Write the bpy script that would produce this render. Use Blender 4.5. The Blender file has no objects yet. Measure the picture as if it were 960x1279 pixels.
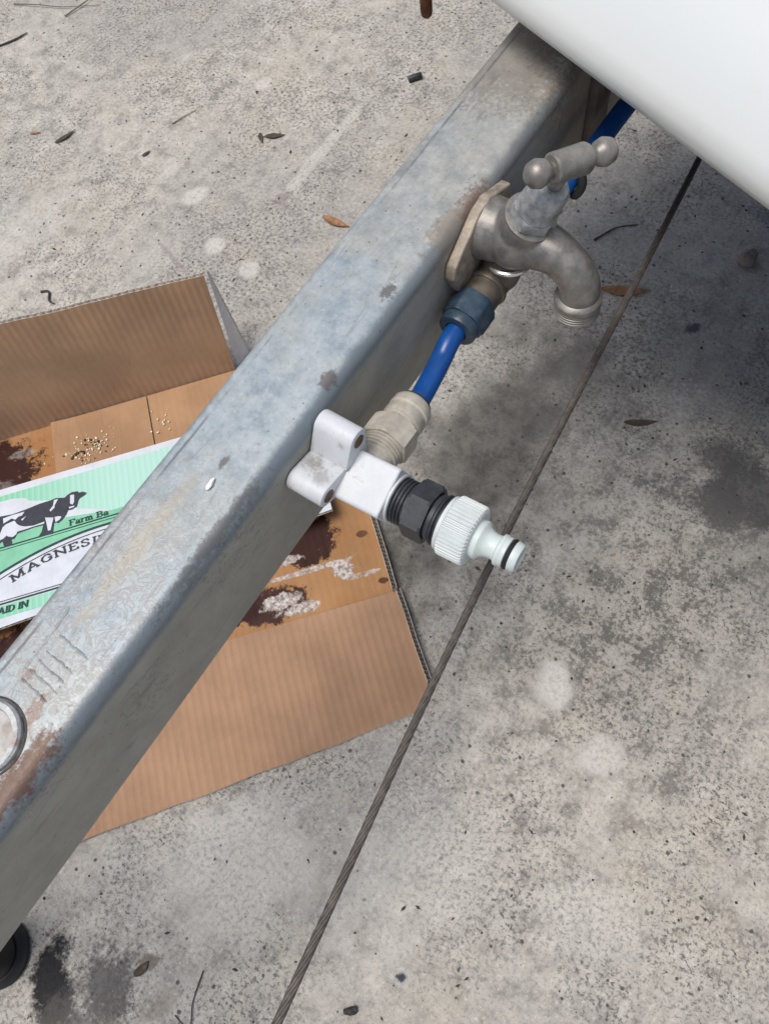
import bpy, bmesh, math, random
from mathutils import Vector, Matrix, noise as mnoise
random.seed(7)
PI = math.pi
scene = bpy.context.scene
col = scene.collection

# ---------------------------------------------------------------- camera
# plan coordinates: x along the drawbar, y out of its tap side, z up. World y is the plan's -y.
def W(x, y=None, z=None):
    if y is None: x, y, z = x
    return Vector((x, -y, z))

cam_d = bpy.data.cameras.new('camera'); cam = bpy.data.objects.new('camera', cam_d); col.objects.link(cam)
cam_d.sensor_fit = 'HORIZONTAL'; cam_d.sensor_width = 36.0; cam_d.lens = 36.04
cam_d.clip_start = 0.01; cam_d.clip_end = 400.0
ax = Vector((1970, -2830, 961)).normalized()                 # drawbar axis as seen from the camera
dn = Vector((108, 401, 961)); dn = (dn - ax * dn.dot(ax)).normalized()
ay = dn.cross(ax)
def c2w(v): return Vector((ax.dot(v), -ay.dot(v), -dn.dot(v)))
cm = Matrix.Identity(4)
for i, v in enumerate((Vector((1, 0, 0)), Vector((0, -1, 0)), Vector((0, 0, -1)))):
    q = c2w(v)
    for r in range(3): cm[r][i] = q[r]
cm[2][3] = 0.75
cam.matrix_world = cm
scene.camera = cam

# ---------------------------------------------------------------- sky and sun
SUN_DIR = W(-0.24, -0.13, 0.962).normalized()
world = bpy.data.worlds.new('World'); scene.world = world; world.use_nodes = True
wn = world.node_tree; bg = wn.nodes['Background']
sky = wn.nodes.new('ShaderNodeTexSky'); sky.sky_type = 'NISHITA'; sky.sun_disc = False
sky.sun_elevation = math.asin(SUN_DIR.z)
sky.sun_rotation = math.atan2(SUN_DIR.x, SUN_DIR.y)
sky.air_density = 1.0; sky.dust_density = 4.0; sky.ozone_density = 1.0
wn.links.new(sky.outputs[0], bg.inputs[0]); bg.inputs[1].default_value = 0.095
sun_d = bpy.data.lights.new('sun', 'SUN'); sun = bpy.data.objects.new('sun', sun_d); col.objects.link(sun)
sun_d.energy = 2.2; sun_d.angle = math.radians(26); sun_d.color = (1.0, 0.965, 0.91)
sun.rotation_euler = SUN_DIR.to_track_quat('Z', 'Y').to_euler()
scene.view_settings.view_transform = 'Standard'; scene.view_settings.look = 'None'
scene.view_settings.exposure = 0.22; scene.view_settings.gamma = 1.0
scene.render.engine = 'CYCLES'; scene.cycles.max_bounces = 5; scene.cycles.diffuse_bounces = 3; scene.cycles.glossy_bounces = 3

# ---------------------------------------------------------------- material helpers
class NT:
    def __init__(s, name):
        s.m = bpy.data.materials.new(name); s.m.use_nodes = True
        s.t = s.m.node_tree; s.b = s.t.nodes['Principled BSDF']
        s.pos = s.n('ShaderNodeNewGeometry').outputs['Position']; s.dim = '3D'
    def n(s, k): return s.t.nodes.new(k)
    def put(s, inp, v):
        if isinstance(v, bpy.types.NodeSocket): s.t.links.new(v, inp)
        elif v is not None:
            if isinstance(v, (tuple, list)) and len(v) == 3 and len(inp.default_value) == 4: v = (*v, 1)
            inp.default_value = v
    def noise(s, scale, detail=4, rough=.55, vec=None, dist=0.0):
        k = s.n('ShaderNodeTexNoise'); k.noise_dimensions = s.dim; s.put(k.inputs['Vector'], vec or s.pos)
        k.inputs['Scale'].default_value = scale; k.inputs['Detail'].default_value = detail
        k.inputs['Roughness'].default_value = rough; k.inputs['Distortion'].default_value = dist
        return k.outputs[0]
    def vor(s, scale, vec=None, out='Distance', rnd=1.0):
        k = s.n('ShaderNodeTexVoronoi'); s.put(k.inputs['Vector'], vec or s.pos)
        k.inputs['Scale'].default_value = scale; k.inputs['Randomness'].default_value = rnd
        return k.outputs[out]
    def math(s, op, a, b=0.0, c=None, clamp=False):
        k = s.n('ShaderNodeMath'); k.operation = op; k.use_clamp = clamp
        s.put(k.inputs[0], a); s.put(k.inputs[1], b)
        if c is not None: s.put(k.inputs[2], c)
        return k.outputs[0]
    def step(s, v, a, b, lo=0.0, hi=1.0):
        k = s.n('ShaderNodeMapRange'); k.interpolation_type = 'SMOOTHSTEP'; k.clamp = True
        s.put(k.inputs[0], v); s.put(k.inputs[1], a); s.put(k.inputs[2], b); s.put(k.inputs[3], lo); s.put(k.inputs[4], hi)
        return k.outputs[0]
    def mix(s, f, a, b, mode='MIX'):
        k = s.n('ShaderNodeMix'); k.data_type = 'RGBA'; k.blend_type = mode
        s.put(k.inputs[0], f); s.put(k.inputs[6], a); s.put(k.inputs[7], b)
        return k.outputs[2]
    def ramp(s, f, stops):
        k = s.n('ShaderNodeValToRGB'); e = k.color_ramp.elements
        while len(e) < len(stops): e.new(.5)
        for i, (p, c) in enumerate(stops):
            e[i].position = p; e[i].color = (*c, 1) if len(c) == 3 else c
        s.put(k.inputs[0], f); return k.outputs[0]
    def mapping(s, scale=(1, 1, 1), rot=0.0, vec=None, loc=(0, 0, 0)):
        k = s.n('ShaderNodeMapping'); s.put(k.inputs[0], vec or s.pos)
        k.inputs['Scale'].default_value = scale; k.inputs['Rotation'].default_value = (0, 0, rot); k.inputs['Location'].default_value = loc
        return k.outputs[0]
    def sep(s, vec=None):
        k = s.n('ShaderNodeSeparateXYZ'); s.put(k.inputs[0], vec or s.pos); return k.outputs
    def spot(s, x, y, rx, ry, rot=0.0, soft=.4, wob=.5, wscale=40.0, z=None, wn_=None):
        """blotch on a surface, plan coordinates: 1 inside, ragged rim"""
        k = s.n('ShaderNodeVectorMath'); k.operation = 'SUBTRACT'; s.put(k.inputs[0], s.pos); k.inputs[1].default_value = (x, -y, 0 if z is None else z)
        v = k.outputs[0]
        k = s.n('ShaderNodeVectorRotate'); k.rotation_type = 'Z_AXIS'; s.put(k.inputs[0], v); s.put(k.inputs['Angle'], rot); v = k.outputs[0]
        k = s.n('ShaderNodeVectorMath'); k.operation = 'MULTIPLY'; s.put(k.inputs[0], v); k.inputs[1].default_value = (1/rx, 1/ry, 0 if z is None else 1/rx)
        v = k.outputs[0]
        k = s.n('ShaderNodeVectorMath'); k.operation = 'LENGTH'; s.put(k.inputs[0], v)
        w = wn_ or s.noise(wscale, 4, .6)
        dd = s.math('MULTIPLY_ADD', s.math('SUBTRACT', w, .5), wob * 2, k.outputs['Value'])
        return s.step(dd, 1.0, 1.0 - soft)
    def bump(s, h, strength=.3, dist=.001, prev=None):
        k = s.n('ShaderNodeBump'); s.put(k.inputs['Height'], h); k.inputs['Strength'].default_value = strength; k.inputs['Distance'].default_value = dist
        if prev: s.put(k.inputs['Normal'], prev)
        return k.outputs[0]
    def out(s, color, rough=.6, metal=0.0, normal=None, spec=.5, coat=0.0):
        s.put(s.b.inputs['Base Color'], color); s.put(s.b.inputs['Roughness'], rough); s.put(s.b.inputs['Metallic'], metal)
        s.put(s.b.inputs['Specular IOR Level'], spec); s.put(s.b.inputs['Coat Weight'], coat)
        if normal: s.put(s.b.inputs['Normal'], normal)
        return s.m

def simple(name, c, rough=.5, metal=0.0, var=.25, scale=120, dirt=None, dirt_amt=.4, bump=.15, spec=.5, dist=.0006):
    m = NT(name)
    n = m.noise(scale, 5, .65)
    cc = m.mix(m.step(n, .3, .7), tuple(x * (1 - var) for x in c), tuple(min(1, x * (1 + var * .6)) for x in c))
    if dirt:
        k = m.step(m.noise(scale * .45, 6, .7), .5, .72, 0, dirt_amt)
        cc = m.mix(k, cc, dirt)
    f = m.noise(scale * 8, 3, .6)
    return m.out(cc, m.step(n, .2, .8, rough - .08, rough + .1), metal, m.bump(m.math('ADD', n, m.math('MULTIPLY', f, .4)), bump, dist), spec)

# ---------------------------------------------------------------- materials
def mat_concrete():
    m = NT('weathered_concrete'); m.dim = '2D'
    big = m.noise(3.2, 4, .6); mid = m.noise(42, 5, .68); fine = m.noise(230, 4, .78); fib = m.noise(330, 3, .6, m.mapping((1, .62, 1), .5), .35)
    dens = m.step(m.noise(7.5, 3, .6, m.mapping(loc=(11, 2, 0))), .36, .64, .30, 1.0)
    c = m.ramp(mid, [(.30, (.315, .296, .262)), (.46, (.425, .402, .360)), (.60, (.505, .480, .432)), (.78, (.60, .572, .520))])
    c = m.mix(m.step(big, .38, .66, .0, .55), c, (.315, .305, .295))
    c = m.mix(m.step(m.noise(9, 3, .6, m.mapping(loc=(3, 5, 0))), .48, .7, 0, .35), c, (.46, .42, .34))
    c = m.mix(m.step(fine, .58, .72, 0, .55), c, (.70, .675, .62))
    # grime held in the pores of the cement skin
    c = m.mix(m.math('MULTIPLY', m.math('MULTIPLY', m.step(fine, .50, .35), dens), .92), c, (.13, .125, .12))
    c = m.mix(m.math('MULTIPLY', m.math('MULTIPLY', m.step(fib, .385, .32), dens), .85), c, (.085, .08, .075))
    c = m.mix(m.math('MULTIPLY', m.math('MULTIPLY', m.step(m.math('MULTIPLY_ADD', fine, .45, mid), .66, .52), dens), .45), c, (.19, .185, .18))
    # the stretch beside the rope is far grimier
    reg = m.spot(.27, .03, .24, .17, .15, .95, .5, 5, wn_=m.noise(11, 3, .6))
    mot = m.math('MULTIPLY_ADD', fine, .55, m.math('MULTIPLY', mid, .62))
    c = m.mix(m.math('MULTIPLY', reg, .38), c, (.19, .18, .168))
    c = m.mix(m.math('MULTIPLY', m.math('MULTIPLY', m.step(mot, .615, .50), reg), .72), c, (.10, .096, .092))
    shade_reg = m.spot(.32, -.180, .31, .105, .0, .75, .5, 5, wn_=m.noise(13, 3, .6, m.mapping(loc=(4, 4, 0))))  # shade below the drawbar and tap, painted into the concrete colour
    c = m.mix(m.math('MULTIPLY', shade_reg, .88), c, m.mix(m.step(mid, .35, .65), (.070, .066, .060), (.135, .127, .115)))
    # a few pits
    k = m.n('ShaderNodeTexVoronoi'); k.voronoi_dimensions = '2D'; m.put(k.inputs['Vector'], m.pos); k.inputs['Scale'].default_value = 62
    th_ = m.step(m.sep(k.outputs['Color'])[0], .70, 1.0, 0.0, .15)
    sp_ = m.step(m.math('MULTIPLY_ADD', fine, .12, k.outputs['Distance']), m.math('ADD', th_, .06), m.math('MULTIPLY_ADD', th_, .5, .06))
    c = m.mix(m.math('MULTIPLY', sp_, .85), c, (.05, .047, .045))
    wob = m.math('MULTIPLY_ADD', fine, .45, m.math('MULTIPLY', m.noise(34, 5, .7), .62))
    wob2 = m.math('MULTIPLY_ADD', fine, .30, m.math('MULTIPLY', m.noise(15, 5, .72), .75))
    pale = m.mix(m.step(fine, .3, .6), (.44, .425, .39), (.60, .58, .545))
    # pale patches of bare cement
    for (x, y, r1, r2, ro, a) in ((.155, -.003, .027, .026, 0, 1.0), (.121, .064, .030, .022, .6, .75), (.414, -.630, .018, .018, 0, .85), (.467, -.708, .024, .018, .4, .85),
                                  (.406, -.566, .018, .016, 0, .75), (.679, -.749, .018, .015, 0, .7), (.49, -.765, .016, .012, 0, .6), (.42, .02, .03, .012, .7, .4), (.27, -.06, .04, .02, .3, .4),
                                  (.62, -.60, .13, .011, .0, .55), (.36, -.69, .05, .03, .4, .30), (.0, .12, .06, .04, 1, .45), (-.14, -.16, .10, .07, .8, .55), (-.05, -.02, .10, .08, .3, .35), (.30, -.90, .12, .06, .5, .35)):
        c = m.mix(m.math('MULTIPLY', m.spot(x, y, r1, r2, ro, .45, .8, 48, wn_=(wob if r1 < .05 else wob2)), a), c, pale)
    # stains, plus broad dark patches painting in shade by the drawbar and caravan
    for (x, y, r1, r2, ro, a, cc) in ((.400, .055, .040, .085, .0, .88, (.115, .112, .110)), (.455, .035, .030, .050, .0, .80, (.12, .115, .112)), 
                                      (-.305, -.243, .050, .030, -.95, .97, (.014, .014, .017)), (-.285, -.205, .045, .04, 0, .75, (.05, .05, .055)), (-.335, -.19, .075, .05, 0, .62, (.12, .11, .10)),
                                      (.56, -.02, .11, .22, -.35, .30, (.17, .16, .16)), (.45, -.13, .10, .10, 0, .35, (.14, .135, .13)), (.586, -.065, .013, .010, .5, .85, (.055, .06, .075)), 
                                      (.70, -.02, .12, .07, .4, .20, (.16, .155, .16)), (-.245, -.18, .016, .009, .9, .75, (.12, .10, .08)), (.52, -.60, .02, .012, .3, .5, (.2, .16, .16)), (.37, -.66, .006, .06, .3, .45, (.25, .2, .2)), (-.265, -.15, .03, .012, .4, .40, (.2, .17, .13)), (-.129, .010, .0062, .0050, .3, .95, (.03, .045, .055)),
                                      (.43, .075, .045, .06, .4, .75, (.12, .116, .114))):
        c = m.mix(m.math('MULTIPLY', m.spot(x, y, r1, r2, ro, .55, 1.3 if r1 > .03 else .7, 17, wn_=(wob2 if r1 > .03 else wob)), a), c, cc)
    h = m.math('MULTIPLY_ADD', fine, .9, mid)
    return m.out(c, .88, 0, m.bump(h, .6, .0024), .25)

def mat_galv():
    m = NT('galvanised_steel')
    xyz = m.sep(); z = xyz[2]; x = xyz[0]
    big = m.noise(16, 5, .6); mid = m.noise(75, 6, .7); fine = m.noise(420, 4, .7)
    top = m.ramp(mid, [(.3, (.225, .275, .315)), (.48, (.31, .365, .40)), (.62, (.37, .42, .445)), (.78, (.46, .50, .52))])
    top = m.mix(m.step(big, .44, .62, 0, .45), top, (.40, .40, .36))
    top = m.mix(m.math('MULTIPLY', m.step(m.math('MULTIPLY_ADD', m.math('SUBTRACT', big, .5), .30, x), .17, .30), .75), top, m.mix(m.step(mid, .3, .7), (.335, .325, .29), (.42, .41, .37)))
    vor = m.vor(150, out='Distance')
    top = m.mix(m.step(vor, .5, .85, 0, .22), top, (.50, .53, .54))
    top = m.mix(m.step(fine, .54, .68, 0, .30), top, (.58, .60, .60)); top = m.mix(m.step(fine, .44, .33, 0, .42), top, (.20, .215, .225))
    # zinc skin on the corroded end is crazed
    cz = m.noise(150, 3, .6, None, 1.6)
    crz = m.math('MULTIPLY', m.step(m.math('ABSOLUTE', m.math('SUBTRACT', cz, .5)), .075, .012), m.step(x, .12, -.01))
    top = m.mix(m.math('MULTIPLY', crz, .60), top, (.28, .255, .24))
    # the tap side: road film, dull
    side = m.ramp(m.noise(30, 5, .65), [(.3, (.27, .265, .23)), (.5, (.32, .315, .275)), (.7, (.37, .36, .315))])
    st = m.noise(26, 6, .7, m.mapping((1.0, 1, 5.0), 0))
    side = m.mix(m.step(st, .55, .70, 0, .45), side, (.16, .16, .15))
    nz = m.sep(m.n('ShaderNodeNewGeometry').outputs['Normal'])[2]
    zz = m.math('MULTIPLY_ADD', m.math('SUBTRACT', big, .5), .010, z)
    ft = m.step(zz, .4285, .4335)
    c = m.mix(ft, side, top)
    # worn blue-grey arris
    arr = m.math('MULTIPLY', m.step(m.math('MULTIPLY_ADD', m.math('SUBTRACT', mid, .5), .006, z), .4270, .4335), m.step(m.math('MULTIPLY_ADD', m.math('SUBTRACT', mid, .5), .003, z), .4402, .4380))
    c = m.mix(m.math('MULTIPLY', arr, m.step(x, .40, .0, .5, .9)), c, (.17, .205, .235))
    # scratches
    for rot, sc, off in ((.9, 90, 0), (-.35, 70, 5), (1.9, 60, 9)):
        s_ = m.noise(sc, 1, .5, m.mapping((.06, 1, .4), rot, None, (off, off, 0)))
        c = m.mix(m.math('MULTIPLY', m.math('MULTIPLY', m.step(m.math('ABSOLUTE', m.math('SUBTRACT', s_, .5)), .010, .002), m.step(m.noise(20, 3, .6, m.mapping(loc=(off, 3, 1))), .55, .63)), .40), c, (.22, .22, .22))
    # dark specks and knocks
    k = m.vor(130); c = m.mix(m.step(k, .085, .04, 0, .7), c, (.10, .10, .10))
    w60 = m.math('MULTIPLY_ADD', fine, .5, m.math('MULTIPLY', m.noise(110, 5, .75), .5))
    for (sx, sy, r1, r2, a, cc, zc) in ((.191, -.163, .0075, .0040, .8, (.10, .09, .09), .44), (.135, -.160, .0080, .0040, .8, (.11, .09, .085), .44), (.073, -.1765, .0045, .0022, .8, (.12, .11, .10), .44),
                                        (-.082, -.162, .030, .0080, .92, (.13, .075, .052), .436), (-.062, -.174, .012, .004, .7, (.20, .13, .10), .44), (-.073, -.200, .012, .004, .8, (.25, .15, .13), .44), (-.05, -.187, .004, .003, .7, (.22, .15, .13), .44),
                                        (.245, -.158, .030, .010, .55, (.24, .18, .13), .436), (.262, -.155, .018, .014, .7, (.20, .12, .08), .430), (.36, -.19, .05, .05, .5, (.22, .18, .15), .44), (.40, -.155, .07, .05, .5, (.20, .15, .12), .40),
                                        (.02, -.184, .05, .006, .35, (.42, .35, .24), .44), (.27, -.2, .02, .003, .4, (.2, .19, .18), .44), (.04, -.158, .05, .004, .6, (.10, .095, .085), .424), (-.03, -.157, .035, .003, .5, (.10, .095, .085), .402)):
        c = m.mix(m.math('MULTIPLY', m.spot(sx, sy, r1, r2, 0, .5, 1.6, 75, z=zc, wn_=w60), a), c, cc)
    # worn line just inside the far edge
    yw = m.math('MULTIPLY_ADD', m.math('SUBTRACT', mid, .5), .0016, xyz[1])
    ln = m.math('MULTIPLY', m.step(m.math('ABSOLUTE', m.math('SUBTRACT', yw, .1985)), .0011, .0002), m.step(m.noise(24, 4, .6), .46, .60))
    c = m.mix(m.math('MULTIPLY', m.math('MULTIPLY', ln, ft), .75), c, (.11, .125, .14))
    h = m.math('ADD', m.math('MULTIPLY', mid, .6), m.math('ADD', m.math('MULTIPLY', crz, -.35), m.math('MULTIPLY', fine, .35)))
    h = m.math('MULTIPLY_ADD', big, 1.5, h)
    return m.out(c, m.step(mid, .25, .75, .44, .66), m.math('MULTIPLY', ft, .36), m.bump(h, .16, .0010), .5)

U = (math.cos(math.radians(41)), math.sin(math.radians(41)))       # along the box's long side (plan)
V = (-math.sin(math.radians(41)), math.cos(math.radians(41)))      # across it, towards the camera
def bx(u, v, z): return W(u * U[0] + v * V[0], u * U[1] + v * V[1], z)
BOXROT = math.radians(41)     # rotating world position by +41 degrees lays u along x

def mat_cardboard(name, base, waxy=False, stripes=1.0):
    m = NT(name)
    v = m.n('ShaderNodeVectorRotate'); v.rotation_type = 'Z_AXIS'; m.put(v.inputs[0], m.pos); v.inputs['Angle'].default_value = BOXROT
    uvz = m.sep(v.outputs[0])
    n = m.noise(14, 5, .6); f = m.noise(300, 3, .6); fib = m.noise(120, 4, .6)
    c = m.mix(m.step(n, .3, .7), tuple(x * .84 for x in base), tuple(x * 1.12 for x in base))
    c = m.mix(m.step(fib, .4, .7, 0, .08), c, tuple(x * .8 for x in base))
    c = m.mix(m.step(f, .55, .7, 0, .15), c, tuple(min(1, x * 1.5) for x in base))
    wv = m.math('SINE', m.math('MULTIPLY', uvz[0], 2 * PI / .0078))
    c = m.mix(m.math('MULTIPLY', m.step(wv, .0, 1), .13 * stripes), c, tuple(x * .62 for x in base))
    # creases across the sheet
    cr = m.noise(5, 2, .5, m.mapping((3, .35, 1), 0, v.outputs[0]))
    c = m.mix(m.step(m.math('ABSOLUTE', m.math('SUBTRACT', cr, .52)), .008, .002, 0, .16), c, tuple(x * .6 for x in base))
    rough = .78
    h = m.math('ADD', m.math('MULTIPLY', wv, .5 * stripes), m.math('ADD', m.math('MULTIPLY', f, .3), m.math('MULTIPLY', n, .8)))
    if waxy:
        w30 = m.noise(70, 6, .8); w90 = m.noise(240, 4, .7)
        wet = m.step(m.noise(9, 4, .6, m.mapping(loc=(2, 7, 0))), .42, .6)
        c = m.mix(m.math('MULTIPLY', wet, .5), c, (.31, .145, .050))
        def uv(u, vv): return (u * U[0] + vv * V[0], u * U[1] + vv * V[1])
        for (u, vv, r1, r2, a) in ((-.42, -.270, .060, .032, .97), (-.37, -.285, .07, .034, .95), (-.43, -.50, .085, .052, .97), (-.085, -.318, .040, .034, .97), (-.13, -.257, .045, .020, .95), (-.165, -.262, .03, .016, .9), (-.35, -.40, .1, .03, .9), (-.02, -.305, .006, .004, .7), (-.012, -.25, .006, .004, .8)):  # stains, with the shaded gap under the carton's near edge painted in
            X_, Y_ = uv(u, vv)
            s_ = m.spot(X_, Y_, r1, r2, BOXROT, .20, .95, 60, wn_=w30)
            c = m.mix(m.math('MULTIPLY', s_, a), c, m.mix(w30, (.012, .005, .006), (.050, .016, .015)))
        mould = m.mix(m.step(w90, .35, .65), (.20, .16, .14), (.62, .58, .54))
        for (u, vv, r1, r2, a) in ((-.118, -.258, .022, .010, .95), (-.100, -.246, .026, .007, .9), (-.050, -.273, .013, .011, .95), (-.085, -.283, .05, .0035, .85), (-.105, -.300, .018, .006, .8), (-.03, -.262, .02, .003, .6), (-.41, -.48, .03, .016, .25), (-.37, -.52, .02, .006, .3)):
            X_, Y_ = uv(u, vv)
            s_ = m.spot(X_, Y_, r1, r2, BOXROT, .30, 1.2, 60, wn_=w30)
            c = m.mix(m.math('MULTIPLY', s_, a), c, mould)
        rough = m.step(wet, 0, 1, .58, .42)
    return m.out(c, rough, 0, m.bump(h, .35, .0006), .12 if waxy else .25)

def mat_panel():
    m = NT('white_gelcoat')
    n = m.noise(3, 3, .5)
    c = m.mix(m.step(n, .3, .7), (.655, .685, .69), (.71, .74, .745))
    z = m.sep()[2]
    k = m.vor(72, m.mapping((1, 1, .6)), 'Distance')
    k = m.math('ADD', k, m.math('MULTIPLY', m.math('SUBTRACT', m.noise(220, 3), .5), .14))
    sp = m.math('MULTIPLY', m.step(k, .10, .05), m.step(m.noise(14, 3, .6), .36, .46))
    c = m.mix(m.math('MULTIPLY', sp, .65), c, (.34, .35, .34))
    c = m.mix(m.step(m.noise(30, 5, .7), .56, .75, 0, .10), c, (.55, .53, .45))
    c = m.mix(m.step(z, .50, .462, 0, .25), c, (.70, .66, .52))
    return m.out(c, .34, 0, m.bump(m.noise(5, 2), .08, .004), .5)

M = {}
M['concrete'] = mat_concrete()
M['galv'] = mat_galv()
M['card'] = mat_cardboard('brown_cardboard', (.355, .215, .132))
M['waxcard'] = mat_cardboard('waxed_stained_cardboard', (.35, .190, .088), True, .2)
M['cardflap'] = mat_cardboard('tan_cardboard', (.37, .222, .125), False, .3)
M['cardedge'] = simple('raw_cardboard_edge', (.62, .56, .48), .85, 0, .4, 400)
M['whiteliner'] = simple('white_carton_liner', (.66, .67, .70), .75, 0, .15, 60, (.45, .42, .38), .3)
M['panel'] = mat_panel()
M['under'] = simple('dark_underbody', (.045, .045, .05), .8, 0, .3, 40)
M['brass'] = simple('dulled_brass', (.26, .248, .230), .46, .62, .26, 170, (.19, .16, .13), .40, .25)
M['brassdark'] = simple('brown_brass', (.17, .145, .12), .52, .6, .35, 150, (.10, .085, .07), .5, .25)
M['bonnet'] = simple('chalky_plated_brass', (.40, .42, .43), .50, .55, .35, 260, (.30, .24, .18), .6, .3)
M['flange'] = simple('weathered_flange_metal', (.36, .31, .25), .62, .35, .35, 190, (.22, .14, .09), .6, .3)
M['ring'] = simple('bright_ring', (.78, .78, .76), .28, .8, .1, 100)
M['bluenut'] = simple('slate_blue_plastic', (.030, .058, .090), .42, 0, .3, 120, (.16, .20, .23), .35, .2)
M['bluepipe'] = simple('blue_pipe_plastic', (.003, .066, .28), .36, 0, .2, 60, (.02, .06, .2), .4, .1)
M['greyfit'] = simple('beige_grey_plastic', (.43, .405, .35), .55, 0, .2, 150, (.30, .25, .18), .45, .2)
M['white'] = simple('dirty_white_plastic', (.64, .675, .71), .46, 0, .10, 70, (.42, .39, .35), .32, .15)
def mat_white():
    m = NT('dirty_white_plastic')
    n = m.noise(90, 5, .65); f = m.noise(520, 3, .7)
    c = m.mix(m.step(n, .3, .7), (.53, .555, .58), (.60, .625, .65))
    c = m.mix(m.step(n, .54, .72, 0, .30), c, (.44, .41, .37))
    w = m.math('MULTIPLY_ADD', f, .5, m.math('MULTIPLY', n, .5))
    for (x, y, z, r, a) in ((.0985, -.1475, .4215, .0075, .75), (.1035, -.1380, .4185, .0045, .6), (.095, -.1400, .4230, .0060, .45), (.1115, -.1375, .4315, .0035, .6), (.118, -.150, .434, .004, .35), (.125, -.112, .409, .003, .35)):
        c = m.mix(m.math('MULTIPLY', m.spot(x, y, r, r, 0, .8, 1.3, 90, z=z, wn_=w), a), c, (.20, .175, .145))
    sc = m.noise(160, 1, .5, m.mapping((1, .3, .3), .5), 1.0)
    c = m.mix(m.math('MULTIPLY', m.step(m.math('ABSOLUTE', m.math('SUBTRACT', sc, .5)), .012, .002), m.step(n, .5, .6, 0, .5)), c, (.30, .29, .28))
    return m.out(c, .48, 0, m.bump(m.math('MULTIPLY_ADD', f, .4, n), .18, .0006), .45)
M['white'] = mat_white()
M['black'] = simple('black_nylon', (.030, .034, .042), .48, 0, .35, 200, (.11, .12, .14), .35, .25)
M['dark'] = simple('dark_rubber', (.012, .012, .013), .6, 0, .3, 100, (.06, .06, .06), .3)
M['mint'] = simple('pale_mint_plastic', (.55, .62, .605), .42, 0, .08, 60, (.50, .52, .48), .35, .1)
M['mintring'] = simple('pale_grey_white_plastic', (.57, .615, .62), .45, 0, .08, 80, (.45, .46, .44), .30, .1)
M['screw'] = simple('rusty_screw', (.16, .10, .075), .6, .5, .4, 400)
M['rope'] = simple('rusty_wire_rope', (.105, .092, .083), .6, .40, .35, 300, (.20, .175, .155), .55, .3)
M['rust'] = simple('rust', (.17, .066, .035), .85, 0, .45, 200, (.07, .035, .025), .6, .5)
M['chassis'] = simple('dusty_chassis_steel', (.15, .125, .115), .75, .2, .3, 60, (.26, .20, .17), .5)
M['lip'] = simple('worn_cap_steel', (.42, .435, .44), .5, .35, .4, 140, (.20, .12, .09), .8, .5)
M['capmid'] = simple('chalky_cap', (.46, .455, .43), .65, .1, .3, 120, (.28, .21, .17), .7)
M['green'] = None
def mat_green():
    m = NT('mint_green_print')
    v = m.n('ShaderNodeVectorRotate'); v.rotation_type = 'Z_AXIS'; m.put(v.inputs[0], m.pos); v.inputs['Angle'].default_value = BOXROT
    o = m.sep(v.outputs[0])
    n = m.noise(40, 4, .6)
    c = m.mix(m.step(m.math('MULTIPLY_ADD', n, .03, o[0]), -.38, -.24), (.22, .56, .37), (.40, .67, .58))
    wv = m.math('SINE', m.math('MULTIPLY', o[0], 2 * PI / .0066))
    c = m.mix(m.step(wv, 0, 1, 0, .30), c, (.50, .72, .66))
    return m.out(c, .5, 0, m.bump(m.math('ADD', wv, n), .25, .0005), .4)
M['green'] = mat_green()
M['greenlow'] = simple('green_print', (.21, .53, .35), .5, 0, .12, 60)
M['white_print'] = simple('white_print', (.60, .64, .70), .5, 0, .08, 60)
M['ink'] = simple('charcoal_print', (.035, .04, .052), .5, 0, .2, 200)
M['inkgreen'] = simple('dark_green_print', (.012, .05, .045), .5, 0, .2, 200)
M['leaf'] = simple('dry_leaf', (.30, .155, .075), .7, 0, .4, 160, (.12, .06, .03), .6, .3)
M['darkleaf'] = simple('dark_dead_leaf', (.075, .06, .045), .8, 0, .4, 200, (.16, .12, .08), .5, .3)
M['stone'] = simple('brown_stone', (.24, .19, .165), .85, 0, .35, 160, (.12, .09, .08), .6, .5)
M['twig'] = simple('grey_twig', (.06, .052, .045), .85, 0, .4, 300)
M['grass'] = simple('dry_grass', (.16, .145, .10), .8, 0, .35, 200)
M['grit'] = simple('dark_grit', (.05, .045, .04), .9, 0, .5, 300)
M['crumb'] = simple('pale_crumb', (.72, .66, .50), .8, 0, .2, 300)
M['crumbdark'] = simple('dark_crumb', (.05, .045, .02), .8, 0, .4, 300)
M['dropping'] = simple('chalk_white', (.80, .80, .78), .7, 0, .1, 300)

# ---------------------------------------------------------------- mesh helpers
def tag(o, label=None, cat=None, group=None, kind=None):
    if label: o['label'] = label
    if cat: o['category'] = cat
    if group: o['group'] = group
    if kind: o['kind'] = kind
    return o

def obj(name, bm, mat, parent=None, loc=None, sharp=35):
    """bm is in world coordinates; the object's origin goes to loc (or to its parent's)"""
    base = Vector(loc) if loc is not None else (parent_world(parent) if parent else Vector((0, 0, 0)))
    bmesh.ops.recalc_face_normals(bm, faces=bm.faces)
    for f in bm.faces: f.smooth = True
    a = math.radians(sharp)
    for e in bm.edges:
        if len(e.link_faces) != 2 or e.calc_face_angle(0) > a: e.smooth = False
    bmesh.ops.translate(bm, verts=bm.verts, vec=-base)
    me = bpy.data.meshes.new(name); bm.to_mesh(me); bm.free()
    for mt in (mat if isinstance(mat, list) else [mat]): me.materials.append(mt)
    o = bpy.data.objects.new(name, me); col.objects.link(o)
    if parent: o.parent = parent; o.location = base - parent_world(parent)
    else: o.location = base
    return o

def parent_world(p):
    v = Vector(p.location)
    while p.parent: p = p.parent; v += Vector(p.location)
    return v

def thing(name, label, cat, loc, group=None):
    o = bpy.data.objects.new(name, None); col.objects.link(o); o.location = loc; o.empty_display_size = .02
    return tag(o, label, cat, group)

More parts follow.
